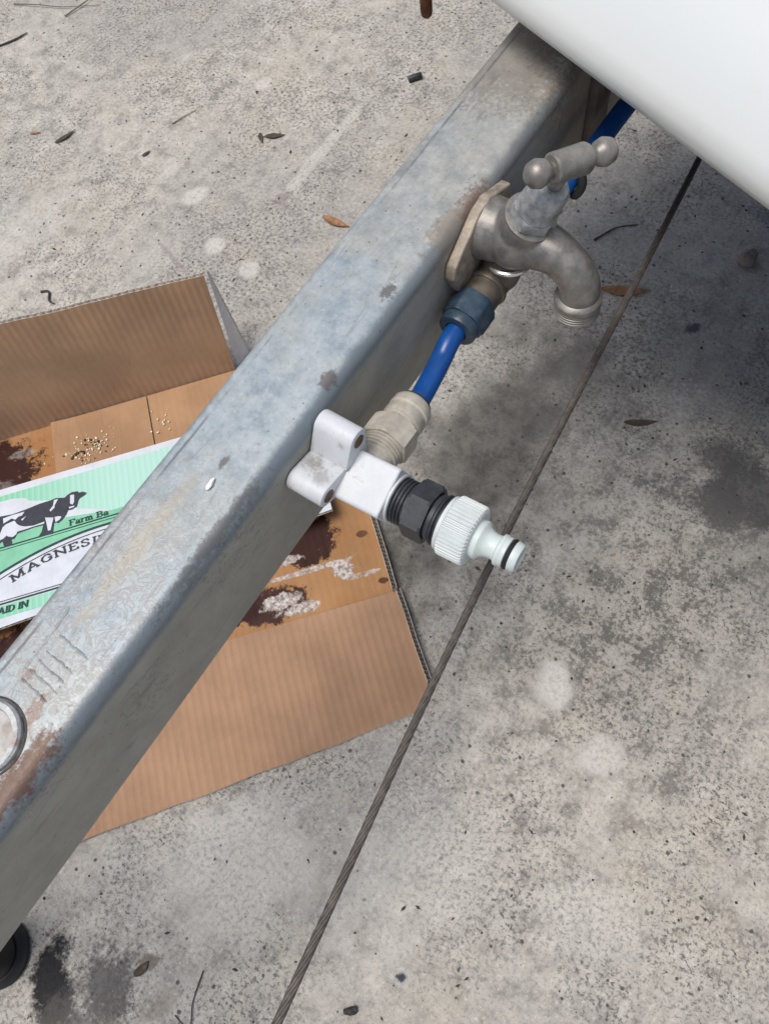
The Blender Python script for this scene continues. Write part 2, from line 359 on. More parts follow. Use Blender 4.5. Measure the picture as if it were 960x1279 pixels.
def frame(o, z, x=None):
    """matrix with origin o and local z along z"""
    z = Vector(z).normalized()
    x = Vector(x) if x is not None else (Vector((1, 0, 0)) if abs(z.x) < .9 else Vector((0, 1, 0)))
    x = (x - z * x.dot(z)).normalized(); y = z.cross(x)
    m = Matrix.Identity(4)
    for r in range(3): m[r][0], m[r][1], m[r][2], m[r][3] = x[r], y[r], z[r], o[r]
    return m

def lathe(bm, mat, prof, seg=40, rib=None, flat=None):
    """revolve [(r, z)...] about mat's z; rib(angle index, r) may change the radius"""
    rings = []
    for (r, z) in prof:
        if r <= 1e-6: rings.append([bm.verts.new(mat @ Vector((0, 0, z)))]); continue
        ring = []
        for k in range(seg):
            rr = rib(k, r) if rib else r
            a = 2 * PI * k / seg
            ring.append(bm.verts.new(mat @ Vector((rr * math.cos(a), rr * math.sin(a), z))))
        rings.append(ring)
    for A, B in zip(rings, rings[1:]):
        if len(A) == 1 and len(B) == 1: continue
        for k in range(seg):
            j = (k + 1) % seg
            if len(A) == 1: bm.faces.new((A[0], B[k], B[j]))
            elif len(B) == 1: bm.faces.new((A[k], A[j], B[0]))
            else: bm.faces.new((A[k], A[j], B[j], B[k]))
    return bm

def tube(bm, pts, rad, seg=16, cap=True):
    pts = [Vector(p) for p in pts]; n = len(pts)
    rads = rad if isinstance(rad, (list, tuple)) else [rad] * n
    t0 = (pts[1] - pts[0]).normalized()
    nx = t0.orthogonal().normalized(); rings = []
    for i, p in enumerate(pts):
        t = (pts[min(i + 1, n - 1)] - pts[max(i - 1, 0)]).normalized()
        nx = (nx - t * nx.dot(t)).normalized(); ny = t.cross(nx)
        rings.append([bm.verts.new(p + (nx * math.cos(2 * PI * k / seg) + ny * math.sin(2 * PI * k / seg)) * rads[i]) for k in range(seg)])
    for A, B in zip(rings, rings[1:]):
        for k in range(seg): bm.faces.new((A[k], A[(k + 1) % seg], B[(k + 1) % seg], B[k]))
    if cap: bm.faces.new(rings[0][::-1]); bm.faces.new(rings[-1])
    return bm

def spline(P, n=12):
    P = [Vector(p) for p in P]; out = []
    for i in range(len(P) - 1):
        a, b, c, d = P[max(i - 1, 0)], P[i], P[i + 1], P[min(i + 2, len(P) - 1)]
        for k in range(n):
            t = k / n
            out.append(.5 * ((2 * b) + (c - a) * t + (2 * a - 5 * b + 4 * c - d) * t * t + (3 * b - a - 3 * c + d) * t ** 3))
    out.append(P[-1]); return out

def extrude_poly(bm, mat, poly, h0, h1):
    A = [bm.verts.new(mat @ Vector((x, y, h0))) for x, y in poly]; B = [bm.verts.new(mat @ Vector((x, y, h1))) for x, y in poly]
    fs = [bm.faces.new(A), bm.faces.new(B)]
    n = len(poly)
    for k in range(n): fs.append(bm.faces.new((A[k], A[(k + 1) % n], B[(k + 1) % n], B[k])))
    return fs

def bevel(bm, w, seg=2, ang=30):
    bmesh.ops.recalc_face_normals(bm, faces=bm.faces)
    es = [e for e in bm.edges if len(e.link_faces) == 2 and e.calc_face_angle(0) > math.radians(ang)]
    bmesh.ops.bevel(bm, geom=es, offset=w, segments=seg, profile=.5, affect='EDGES', clamp_overlap=True)

def hexprism(bm, mat, r, z0, z1, ch=.0012):
    """hexagonal nut with its chamfered corners"""
    prof = [(r * .80, z0), (r * .93, z0), (r, z0 + ch), (r, z1 - ch), (r * .93, z1), (r * .80, z1)]
    def rib(k, rr):
        a = (2 * PI * k / 48) % (PI / 3) - PI / 6
        return min(rr, r * math.cos(PI / 6) / math.cos(a))
    lathe(bm, mat, prof, 48, rib)

def ball(bm, c, r, seg=32):
    bmesh.ops.create_uvsphere(bm, u_segments=seg, v_segments=seg // 2, radius=r, matrix=Matrix.Translation(c))

def thread(r, z0, z1, pitch=.0018, d=.0009):
    p = []; z = z0
    while z + pitch <= z1 + 1e-6:
        p += [(r - d, z), (r, z + pitch * .3), (r, z + pitch * .6), (r - d, z + pitch * .95)]; z += pitch
    return p

def remesh(o, vox=.0006, it=5):
    m = o.modifiers.new('cast', 'REMESH'); m.mode = 'VOXEL'; m.voxel_size = vox; m.use_smooth_shade = True
    s = o.modifiers.new('soften', 'SMOOTH'); s.factor = .5; s.iterations = it

# ---------------------------------------------------------------- ground
bm = bmesh.new()
R_ = 60.0
for (a, b) in (((-R_, -R_), (R_, R_)),):
    bm.faces.new([bm.verts.new((x, y, 0)) for x, y in ((a[0], a[1]), (b[0], a[1]), (b[0], b[1]), (a[0], b[1]))])
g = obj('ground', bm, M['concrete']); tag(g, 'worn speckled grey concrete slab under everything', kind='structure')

# ---------------------------------------------------------------- drawbar
S = -.1545; TOPZ = .44; BOTZ = .355; LEFT = -.2046
bar = thing('drawbar', 'long galvanised steel box-section drawbar running diagonally over the cardboard', 'drawbar', W(-.1, -.18, BOTZ))
def rr_profile(r=.0085, n=7):
    pts = []
    for (cx, cy, a0) in ((S - r, TOPZ - r, 0), (LEFT + r * .45, TOPZ - r * .45, 90), (LEFT + r, BOTZ + r, 180), (S - r, BOTZ + r, 270)):
        q = r * .45 if a0 == 90 else r
        for k in range(n + 1):
            a = math.radians(a0 + 90 * k / n); pts.append((cx + q * math.cos(a), cy + q * math.sin(a)))
    return pts
bm = bmesh.new(); prof = rr_profile(); rings = []
NX = 180
for i in range(NX + 1):
    x = -.42 + 1.9 * i / NX
    ring = []
    for (y, z) in prof:
        dz = .0007 * mnoise.noise(Vector((x * 9, y * 30, z * 30))); dy = .0005 * mnoise.noise(Vector((x * 11, y * 30 + 5, z * 30)))
        ring.append(bm.verts.new(W(x, y + dy, z + dz)))
    rings.append(ring)
n = len(prof)
for A, B in zip(rings, rings[1:]):
    for k in range(n): bm.faces.new((A[k], A[(k + 1) % n], B[(k + 1) % n], B[k]))
bm.faces.new(rings[0]); bm.faces.new(rings[-1])
obj('box_section', bm, M['galv'], bar, sharp=50)
# round cap let into the top face at the near end, standing in a shallow groove
cx_, cy_ = -.0787, -.1840
bm = bmesh.new(); lathe(bm, frame(W(cx_, cy_, TOPZ), (0, 0, 1)), [(.0172, -.004), (.0172, .0003), (.0168, .0006), (.0163, .0002), (.0160, -.004)], 64)
obj('cap_collar', bm, M['brassdark'], bar)
bm = bmesh.new(); lathe(bm, frame(W(cx_, cy_, TOPZ), (0, 0, 1)), [(.0158, -.004), (.0158, .0022), (.0148, .0032), (.0126, .0032), (.0118, .0016)], 64)
cap = obj('round_cap', bm, M['lip'], bar)
bm = bmesh.new(); lathe(bm, frame(W(cx_, cy_, TOPZ), (0, 0, 1)), [(.0118, .0014), (.008, .0019), (.004, .0021), (0, .0022)], 48)
obj('cap_face', bm, M['capmid'], cap)
# raised weld beads and stamped ridges near the cap
for (x0, y0, x1, y1, r) in ((-.018, -.1915, -.052, -.1900, .0008), (-.030, -.1880, -.031, -.1690, .0008), (-.038, -.1885, -.039, -.1700, .0007), (-.043, -.1885, -.044, -.1710, .0008), (-.048, -.1890, -.049, -.1700, .0007), (-.053, -.1890, -.054, -.1720, .0008)):
    bm = bmesh.new(); pts = []
    for k in range(13):
        t = k / 12; pts.append(W(x0 + (x1 - x0) * t + random.uniform(-.0004, .0004), y0 + (y1 - y0) * t + random.uniform(-.0004, .0004), TOPZ - .0002))
    tube(bm, pts, [r * random.uniform(.6, 1.15) * (1 if 0 < k < 12 else .3) for k in range(13)], 8)
    obj('weld_ridge', bm, M['galv'], bar)

# ---------------------------------------------------------------- caravan body
CT = math.radians(20.4)
Lx, Ly = -math.sin(CT), math.cos(CT)            # across the caravan (plan)
Fx, Fy = math.cos(CT), math.sin(CT)             # towards its rear
CO = (.3355, -.1274)                              # a point below the front panel's lower edge
def cv(l, f, z): return W(CO[0] + l * Lx + f * Fx, CO[1] + l * Ly + f * Fy, z)
van = thing('caravan', 'white caravan body whose lower front panel overhangs the drawbar', 'caravan', cv(0, 0, .46))
bm = bmesh.new()
prof = [(.060, .4640), (.030, .4606), (.016, .4600), (.008, .4606), (.0025, .4630), (.0, .4680), (.0005, .4740), (.0030, .4820)]
for k in range(1, 26):                                          # the panel rolls back as it rises
    t = k / 25; prof.append((.0030 + .80 * t * (.80 + .20 * t), .4820 + .70 * t))
ls = [-.32 + 1.42 * k / 80 for k in range(81)]
rows = [[bm.verts.new(cv(l, f + .002 * mnoise.noise(Vector((l * 4, z * 4, 3))) * min(1, max(0, (z - .49) * 12)), z)) for (f, z) in prof] for l in ls]
for A, B in zip(rows, rows[1:]):
    for k in range(len(prof) - 1): bm.faces.new((A[k], A[k + 1], B[k + 1], B[k]))
fp = obj('front_panel', bm, M['panel'], van, sharp=60)
md = fp.modifiers.new('thickness', 'SOLIDIFY'); md.thickness = .004; md.offset = 1 if False else -1
def slab(name, mat, l0, l1, f0, f1, z0, z1, parent=van, bev=0.0):
    bm = bmesh.new(); P = [(l0, f0), (l1, f0), (l1, f1), (l0, f1)]
    A = [bm.verts.new(cv(l, f, z0)) for l, f in P]; B = [bm.verts.new(cv(l, f, z1)) for l, f in P]
    bm.faces.new(A); bm.faces.new(B)
    for k in range(4): bm.faces.new((A[k], A[(k + 1) % 4], B[(k + 1) % 4], B[k]))
    if bev: bevel(bm, bev)
    return obj(name, bm, mat, parent)
slab('floor', M['under'], -.30, 1.08, .064, 2.6, .468, .50)
slab('side_wall', M['panel'], -.32, -.30, .82, 2.6, .47, 1.75)
slab('side_wall', M['panel'], 1.08, 1.10, .82, 2.6, .47, 1.75)
slab('roof', M['panel'], -.32, 1.10, .80, 2.6, 1.76, 1.80)
slab('upper_front', M['panel'], -.29, 1.07, .806, .822, 1.185, 1.755)
slab('rear_wall', M['panel'], -.30, 1.08, 2.58, 2.6, .50, 1.75)
for l0, l1 in ((-.3195, -.3005), (1.0805, 1.0995)):               # cheeks closing the sloping nose
    bm = bmesh.new(); pl = [(f + .004, z + .001) for f, z in prof[4:]] + [(.815, .470)]
    A = [bm.verts.new(cv(l0, f, z)) for f, z in pl]; B2 = [bm.verts.new(cv(l1, f, z)) for f, z in pl]
    bm.faces.new(A); bm.faces.new(B2)
    for k in range(len(pl)): bm.faces.new((A[k], A[(k + 1) % len(pl)], B2[(k + 1) % len(pl)], B2[k]))
    obj('nose_cheek', bm, M['panel'], van)
slab('crossmember', M['chassis'], -.29, 1.0, .26, .30, .36, .466, van, .003)
bm = bmesh.new(); f_ = extrude_poly(bm, frame(W(.392, S + .0003, .40), W(0, 1, 0), (1, 0, 0)), [(0, -.045), (.021, -.045), (.021, .062), (0, .062)], 0, .006)
bevel(bm, .0008); obj('chassis_bracket', bm, M['chassis'], van)

# rusty rod hanging below the caravan floor
bm = bmesh.new()
lathe(bm, frame(W(.478, -.328, .35), (0, 0, 1)), [(0, -.0005), (.0028, .0), (.0042, .0016), (.0046, .004)] + [(.0046 + .0002 * math.sin(k * 2.1), .004 + .01 * k) for k in range(1, 11)] + [(.0046, .116), (.009, .1162), (.009, .1176), (0, .1176)], 20)
o = obj('hanging_rod', bm, M['rust'], None, W(.478, -.328, .35)); tag(o, 'rusty brown rod end hanging at the top edge beyond the drawbar', 'rod')

# ---------------------------------------------------------------- jack stand in the near corner
JX, JY = -.317, -.298
jack = thing('jack_stand', 'black jack stand with a dusty foot in the lower left corner', 'jack stand', W(JX, JY, 0))
bm = bmesh.new(); lathe(bm, frame(W(JX, JY, 0), (0, 0, 1)), [(.019, .012), (.022, .016), (.022, .20), (.026, .202), (.026, .42), (0, .42)], 36)
obj('post', bm, M['dark'], jack)
bm = bmesh.new(); lathe(bm, frame(W(JX, JY, 0), (0, 0, 1)), [(.027, .0006), (.029, .003), (.028, .006), (.025, .008), (.023, .013), (.010, .013)], 40)
obj('foot_plate', bm, M['dark'], jack)

# ---------------------------------------------------------------- brass tee and blue pipe (below the tap)
TZ = .395; TY = S + .0155
tee = thing('pipe_tee', 'brown brass tee fitting below the tap with a slate blue nut', 'pipe fitting', W(.254, TY, TZ))
bm = bmesh.new()
tube(bm, [W(.2255, TY, TZ), W(.283, TY, TZ)], .0108, 36)
tube(bm, [W(.259, TY + .001, TZ), W(.261, S + .022, TZ + .022)], .0115, 36)
o = obj('tee_body', bm, M['brassdark'], tee); remesh(o, .0007, 6)
bm = bmesh.new(); lathe(bm, frame(W(.2455, TY, TZ), (1, 0, 0)), [(.0100, 0), (.0117, .0005), (.0121, .002), (.0117, .0035), (.0100, .004)], 40)
obj('bead', bm, M['brassdark'], tee)
hm = frame(W(.2335, TY, TZ), (-1, 0, 0), (0, .3, 1))
bm = bmesh.new(); hexprism(bm, hm, .0134, -.002, .0135, .0015)
obj('hex_nut', bm, M['bluenut'], tee)
bm = bmesh.new(); lathe(bm, hm, [(.0098, .013), (.0112, .0136), (.0112, .0180), (.0106, .0192), (.0088, .0196), (.0066, .0196), (.0062, .015)], 40)
obj('collet', bm, M['bluenut'], tee)
bm = bmesh.new(); lathe(bm, frame(W(.283, TY, TZ), (1, 0, 0)), [(.0085, 0), (.0128, .0006), (.0128, .016), (.0105, .018), (.0066, .018)], 40)
obj('collet', bm, M['bluenut'], tee)
bm = bmesh.new(); ball(bm, W(.236, S + .002, .388), .0035, 16); obj('screw_head', bm, M['lip'], tee)

# grey push-fit connector that leaves the white outlet
WC = Vector((.1085, S + .0245, .4065))            # centre of the white elbow (plan)
GD = Vector((1, -.060, -.205)).normalized()       # its pipe branch (plan)
def gp(t): p = WC + GD * t; return W(p.x, p.y, p.z)
gdw = W(GD.x, GD.y, GD.z)
con = thing('push_fit_connector', 'beige grey push-fit connector between white elbow and blue pipe', 'pipe fitting', gp(.012))
gm = frame(gp(0), gdw, (0, 0, 1))
bm = bmesh.new(); lathe(bm, gm, [(.0098, .006)] + [(.0098, .016)] + thread(.0112, .0165, .0255, .0021, .0014) + [(.0085, .0264)], 44)
obj('threaded_spigot', bm, M['greyfit'], con)
bm = bmesh.new(); hexprism(bm, gm, .0140, .0240, .0375, .0009); obj('hex_nut', bm, M['greyfit'], con, sharp=20)
bm = bmesh.new(); lathe(bm, gm, [(.0090, .0375), (.0106, .0385), (.0106, .0405), (.0114, .0410), (.0116, .0452), (.0110, .0462), (.0110, .0480), (.0116, .0488), (.0114, .0535), (.0104, .0552), (.0085, .0556)], 44)
obj('sleeve', bm, M['greyfit'], con)
bm = bmesh.new(); lathe(bm, gm, [(.0080, .0550), (.0092, .0556), (.0092, .0572), (.0085, .0578), (.0062, .0578)], 40)
obj('release_collar', bm, M['black'], con)

bm = bmesh.new()
pe = gp(.054); pa = gp(.064)
tube(bm, spline([pe, pa, W(.195, TY + .0015, .3915), W(.206, TY + .0004, TZ - .0006), W(.2165, TY, TZ), W(.228, TY, TZ)], 10), .0060, 24)
o = obj('blue_pipe', bm, M['bluepipe'], None, W(.19, TY, .385)); tag(o, 'short blue plastic pipe between the grey connector and slate blue nut', 'pipe', 'blue water pipe')
bm = bmesh.new()
tube(bm, spline([W(.292, TY, TZ), W(.31, TY + .0003, TZ), W(.36, TY + .004, .3975), W(.43, TY + .006, .397), W(.60, TY + .015, .39), W(.9, TY + .02, .40)], 10), .0060, 24)
o = obj('blue_pipe', bm, M['bluepipe'], None, W(.4, TY, .395)); tag(o, 'blue plastic pipe running on from behind the tap under the caravan', 'pipe', 'blue water pipe')
bm = bmesh.new(); c_ = Vector((.333, TY + .003, .397)); pts = []
for k in range(15):
    a = math.radians(-60 + 200 * k / 14); pts.append(W(c_.x + .010 * k / 14, c_.y + .0085 * math.cos(a), c_.z + .0085 * math.sin(a)))
tube(bm, pts, [.0016] + [.0028] * 13 + [.002], 14)
o = obj('pipe_clip', bm, M['dark'], None, W(c_)); tag(o, 'black clip hooked round the blue pipe below the tap handle', 'clip')

# ---------------------------------------------------------------- garden tap
B = Vector((.262, S + .0245, .427)); sp = Vector((0, .37, .93)).normalized()
tap = thing('garden_tap', 'dull brass garden tap with ball-ended handle bolted to the drawbar side', 'tap', W(B.x, S, B.z))
bw = W(B); spw = W(sp)
bm = bmesh.new()
ball(bm, bw, .0172)
tube(bm, [W(B.x, S + .004, B.z - .003), bw], [.0175, .0150], 32)
tube(bm, [bw, bw + spw * .0175], [.0150, .0140], 32)
sl = spline([W(B.x, B.y - .002, B.z - .002), W(B.x - .001, B.y + .018, B.z + .0015), W(B.x - .002, B.y + .031, B.z - .002), W(B.x - .003, B.y + .0395, B.z - .0115), W(B.x - .004, B.y + .0405, B.z - .0225)], 8)
tube(bm, sl, [.0145 - .0038 * min(1, i / 14) for i in range(len(sl))], 32)
o = obj('tap_body', bm, M['brass'], tap); remesh(o, .0007, 10)
nm = frame(W(B.x - .004, B.y + .0405, B.z - .0185), W(0, .05, -1))
bm = bmesh.new(); lathe(bm, nm, [(.0095, -.001), (.0120, .0002), (.0128, .0012), (.0128, .0040)] + thread(.0126, .0044, .0125, .0019, .0010) + [(.0115, .0130), (.0098, .0130), (.0090, .006), (0, .006)], 48)
obj('spout_thread', bm, M['brass'], tap)
# wall flange
bm = bmesh.new()
poly = [(-.031, -.004), (-.029, .004), (-.004, .0205), (.006, .0220), (.028, .0130), (.031, .0), (.026, -.016), (.006, -.027), (-.012, -.027), (-.026, -.018)]
extrude_poly(bm, frame(W(.2585, S + .0004, .4205), W(0, 1, 0), (1, 0, 0)), [(x, y) for x, y in poly], 0, .0062)
bevel(bm, .0013, 3); obj('wall_flange', bm, M['flange'], tap, sharp=25)
bm = bmesh.new(); lathe(bm, frame(W(.2605, S + .0225, .4105), W(-.04, .12, -1)), [(.0118, -.001), (.0129, -.0004), (.0131, .0008), (.0127, .0016), (.0118, .0018)], 48)
obj('bright_ring', bm, M['ring'], tap)
# bonnet
sm = frame(bw, spw, (1, 0, 0))
bm = bmesh.new(); lathe(bm, sm, [(.0120, .0160), (.0136, .0166), (.0141, .0176), (.0139, .0188), (.0126, .0192), (.0100, .0190)], 48); obj('bonnet_washer', bm, M['brass'], tap)
bm = bmesh.new(); hexprism(bm, sm, .0126, .0190, .0262, .0010); obj('bonnet_nut', bm, M['bonnet'], tap, sharp=25)
bm = bmesh.new(); lathe(bm, sm, [(.0105, .0260), (.0110, .0268), (.0106, .0320), (.0102, .0390), (.0096, .0425), (.0080, .0448), (.0058, .0456), (.0040, .0458)], 44); bon = obj('bonnet', bm, M['bonnet'], tap)
# cast letters on the bonnet
def on_bonnet(a, h): return sm @ Vector((.01078 * math.cos(a), .01078 * math.sin(a), h))
bm = bmesh.new()
a0 = math.radians(-118)
for st in ([(0, .0355), (.05, .0300), (.10, .0345), (.15, .0300), (.20, .0355)], [(.30, .0300), (.32, .0355), (.40, .0315), (.48, .0355), (.50, .0300)]):
    tube(bm, [on_bonnet(a0 + x, h) for x, h in st], .00030, 6)
obj('cast_letters', bm, M['bonnet'], bon)
bm = bmesh.new(); lathe(bm, sm, [(.0040, .044), (.0040, .060)], 28); obj('spindle', bm, M['brass'], tap)
# T handle
hc = B + sp * .062; wv_ = Vector((0, .93, -.37)); hd = (Vector((.866, 0, 0)) + wv_ * .5).normalized()
hm_ = frame(W(hc), W(hd), spw)
hd_root = None
bm = bmesh.new(); lathe(bm, hm_, [(0, -.0098), (.0060, -.0098), (.0070, -.0090), (.0071, .0085), (.0064, .0098), (0, .0098)], 40); hub = obj('handle_barrel', bm, M['brass'], tap)
for s_ in (-1, 1):
    bm = bmesh.new(); c_ = W(hc + hd * (.0182 * s_ + .0012))
    pts = [(0, -.0066), (.0032, -.0058), (.0056, -.0036), (.0066, 0), (.0056, .0036), (.0040, .0053), (.0036, .0068), (.0040, .0085), (.0050, .0100)]
    lathe(bm, frame(c_, W(hd * -s_), spw), pts, 32); obj('handle_ball', bm, M['brass'], tap, sharp=60)

# ---------------------------------------------------------------- white wall elbow with lugs
elb = thing('wall_elbow', 'white plastic wall-mounted elbow with screw lugs on the drawbar side', 'pipe fitting', W(WC.x, S, WC.z))
yd = Vector((.035, 1, .060)).normalized()                     # boss direction (plan)
bo = frame(W(WC.x, WC.y, WC.z), W(yd), W(.955, 0, .30))       # local x: along the drawbar, rolled a little
# local axes: x ~ along bar & up, y = z cross x
bm = bmesh.new()
hw = .0132
def rrect(w, h, r, n=5):
    p = []
    for (sx, sy, a0) in ((1, 1, 0), (-1, 1, 90), (-1, -1, 180), (1, -1, 270)):
        for k in range(n + 1):
            a = math.radians(a0 + 90 * k / n); p.append((sx * (w - r) + r * math.cos(a), sy * (h - r) + r * math.sin(a)))
    return p
extrude_poly(bm, bo, rrect(hw, hw, .0022), -.0135, .0222)
o = obj('outlet_block', bm, M['white'], elb); bv = o.modifiers.new('edge', 'BEVEL'); bv.width = .0008; bv.segments = 2; bv.limit_method = 'ANGLE'
bm = bmesh.new(); lathe(bm, bo, [(.0128, .0215), (.0128, .0232), (.0120, .0236), (.0112, .0236), (.0108, .020)], 48); obj('outlet_rim', bm, M['white'], elb)
# base body
wm = frame(W(WC.x, S, WC.z), W(0, 1, 0), (1, 0, 0))          # local x along bar, y: +z or -z
up = 1 if (wm.to_3x3() @ Vector((0, 1, 0))).z > 0 else -1
def lug(cx, cz, r, ang, length, h):
    """a lug with a round outer end, running back into the body along ang"""
    bm = bmesh.new(); p = []
    for k in range(15):
        a = ang + PI / 2 + PI * k / 14 ; p.append((cx + r * math.cos(a), (cz + r * math.sin(a))))
    dx, dz = math.cos(ang) * length, math.sin(ang) * length
    p.append((cx + dx + math.cos(ang - PI / 2) * r * 1.35, cz + dz + math.sin(ang - PI / 2) * r * 1.35))
    p.append((cx + dx + math.cos(ang + PI / 2) * r * 1.35, cz + dz + math.sin(ang + PI / 2) * r * 1.35))
    extrude_poly(bm, wm, [(x, z * up) for x, z in p], .0003, h)
    bevel(bm, .0011, 2, 50)
    o = obj('lug', bm, M['white'], elb)
    sc = frame(wm @ Vector((cx, cz * up, h)), W(0, 1, 0))
    bm = bmesh.new(); lathe(bm, sc, [(.0037, -.001), (.0037, .0002), (.0031, .0005), (.0024, .0004), (.0012, .00015), (0, .0001)], 24); obj('screw', bm, M['screw'], o)
LUGS = ((.0085, .0245, .0066, math.radians(250), .014, .0225), (-.0185, .0120, .0064, math.radians(-22), .015, .0215), (.002, -.0205, .0062, math.radians(88), .014, .0200))
for L in LUGS: lug(*L)

# ---------------------------------------------------------------- hose connector screwed into the outlet
nip = thing('threaded_nipple', 'black hexagonal threaded nipple screwed into the white elbow', 'pipe fitting', W(WC + yd * .022))
bm = bmesh.new(); lathe(bm, bo, [(.0100, .018)] + thread(.0119, .0226, .0335, .0019, .0011) + [(.0100, .0340)], 48); obj('thread', bm, M['black'], nip)
hx = bo.copy()
bm = bmesh.new(); hexprism(bm, bo @ Matrix.Rotation(math.radians(12), 4, 'Z'), .0153, .0318, .0432, .0010); obj('hex_nut', bm, M['black'], nip, sharp=22)
bm = bmesh.new(); lathe(bm, bo, [(.0110, .0425), (.0122, .0440), (.0122, .0460)] + thread(.0131, .0462, .0540, .0022, .0012) + [(.0100, .0550)], 48); obj('thread', bm, M['black'], nip)
bo = bo @ Matrix.Translation((0, 0, .0023)) @ Matrix.Diagonal((1, 1, .90, 1))
hose = thing('hose_connector', 'pale mint click-on hose connector with ribbed collar at the outlet end', 'hose connector', W(WC + yd * .054))
def ribs(k, r): return r + (.00050 if (k % 4) in (0, 1) else -.00055) if r > .0135 else r
bm = bmesh.new(); lathe(bm, bo, [(.0128, .0530), (.0139, .0530), (.0141, .0548), (.0134, .0556), (.0128, .0556)], 48); obj('collar_lip', bm, M['mintring'], hose)
bm = bmesh.new(); lathe(bm, bo, [(.0120, .0548), (.0132, .0550), (.0147, .0556), (.0149, .0566), (.0148, .0690), (.0142, .0704), (.0128, .0712), (.0080, .0712)], 184, ribs); obj('ribbed_collar', bm, M['mintring'], hose, sharp=28)
bm = bmesh.new(); lathe(bm, bo, [(.0060, .070), (.0096, .0705), (.0098, .0745), (.0093, .0752), (.0078, .0762), (.0066, .0785), (.0061, .0815), (.0064, .0838), (.0078, .0846), (.0080, .0862), (.0076, .0870), (.0076, .0892), (.0066, .0896), (.0066, .0918), (.0074, .0922), (.0073, .0950), (.0066, .0962), (.0052, .0964), (.0046, .0950), (.0044, .082), (0, .082)], 48)
nz = obj('nozzle', bm, M['mint'], hose)
bm = bmesh.new(); lathe(bm, bo, [(.0066, .0894), (.0074, .0898), (.0078, .0907), (.0074, .0916), (.0066, .0920)], 48); obj('seal_ring', bm, M['dark'], nz)
bm = bmesh.new(); lathe(bm, bo @ Matrix.Translation((0, -.0093, .0722)), [(.0004, 0), (.0007, .0008), (.0002, .0035)], 8); obj('slot', bm, M['dark'], nz)

# ---------------------------------------------------------------- wire rope
bm = bmesh.new()
CP = spline([W(.80, -.125, .352), W(.4503, -.0903, .3439), W(.1322, -.0631, .3403), W(-.1135, -.032, .3457), W(-.42, .012, .352)], 160)
axis = [Vector(p) for p in CP]
rs = .00102; off = .00130; acc = 0.0
frames = []
for i, p in enumerate(axis):
    t = (axis[min(i + 1, len(axis) - 1)] - axis[max(i - 1, 0)]).normalized()
    n1 = Vector((0, 0, 1)); n1 = (n1 - t * n1.dot(t)).normalized(); frames.append((p, n1, t.cross(n1)))
for sgl in range(6):
    pts = []; acc = 0.0
    for i, (p, a_, b_) in enumerate(frames):
        if i: acc += (p - frames[i - 1][0]).length
        ph = sgl * PI / 3 + acc * 2 * PI / .040
        pts.append(p + (a_ * math.cos(ph) + b_ * math.sin(ph)) * off)
    tube(bm, pts, rs, 6)
o = obj('wire_rope', bm, M['rope'], None, W(.13, -.063, .34), 80); tag(o, 'taut rusty twisted wire rope passing below the hose connector', 'wire rope')

# ---------------------------------------------------------------- cardboard box, opened out on the ground
T = .0046; PITCH = .0078
def board(name, parent, mats, fn, length, nb=6, ripple=.00012, pitch=PITCH, thick=T, smp=6):
    """corrugated sheet: two liners with a fluted sheet between; fn(a, b, h) -> world point, a in [0, length], b in [0, 1]"""
    bm = bmesh.new(); na = max(4, int(length / pitch * smp)); lt = .00045
    def sheet(h0, h1, mi):
        for hf in ((h0, h1),):
            G = []
            for lay in (0, 1):
                L = []
                for i in range(na + 1):
                    a = length * i / na; rw = ripple * math.cos(2 * PI * a / pitch)
                    L.append([bm.verts.new(fn(a, j / nb, hf[lay] + rw)) for j in range(nb + 1)])
                G.append(L)
            for lay in (0, 1):
                for i in range(na):
                    for j in range(nb):
                        f = bm.faces.new((G[lay][i][j], G[lay][i + 1][j], G[lay][i + 1][j + 1], G[lay][i][j + 1])); f.material_index = mi if (lay == 1) == (h1 > thick / 2) else 1
            for i in range(na):
                for j in (0, nb):
                    f = bm.faces.new((G[0][i][j], G[0][i + 1][j], G[1][i + 1][j], G[1][i][j])); f.material_index = 1
            for j in range(nb):
                for i in (0, na):
                    f = bm.faces.new((G[0][i][j], G[0][i][j + 1], G[1][i][j + 1], G[1][i][j])); f.material_index = 1
    sheet(thick - lt, thick, 0); sheet(0, lt, 2)
    L = []
    for i in range(na + 1):
        a = length * i / na; h = thick / 2 + (thick / 2 - lt * .9) * math.cos(2 * PI * a / pitch)
        L.append([bm.verts.new(fn(a, j / nb, h)) for j in range(nb + 1)])
    for i in range(na):
        for j in range(nb):
            f = bm.faces.new((L[i][j], L[i + 1][j], L[i + 1][j + 1], L[i][j + 1])); f.material_index = 1
    return obj(name, bm, mats, parent, None, 60)

cb = thing('cardboard_box', 'brown cardboard box opened flat on the ground beneath the drawbar', 'box', bx(-.3, -.39, 0))
ns = lambda a, b, s=1.0: mnoise.noise(Vector((a * s, b * s, 2.7)))
GZ = .001
# floor, flat
board('bottom_panel', cb, [M['waxcard'], M['cardedge'], M['cardflap']], lambda a, b, h: bx(-.75 + a + .0012 * ns(b, a, 9) * (a > .70), -.547 + b * .3115, GZ + h + .0006 * ns(a, b, 12)), .745, 14)
# front flap lying open towards the camera
def front(a, b, h):
    u = -.75 + a
    vend = -.114 + (-.013 - u) * .074 + .0016 * ns(u, 1, 26)
    if u > -.020: vend -= .022 * (u + .020) / .020
    v = -.2350 + b * (vend + .2350)
    return bx(u + .004 * b * (a / .75), v, GZ + h + .0006 * b * b + .0028 * math.exp(-((v + .235) / .006) ** 2) * .3 + .0012 * ns(u, v, 9))
board('front_flap', cb, [M['card'], M['cardedge'], M['cardflap']], front, .747, 18)
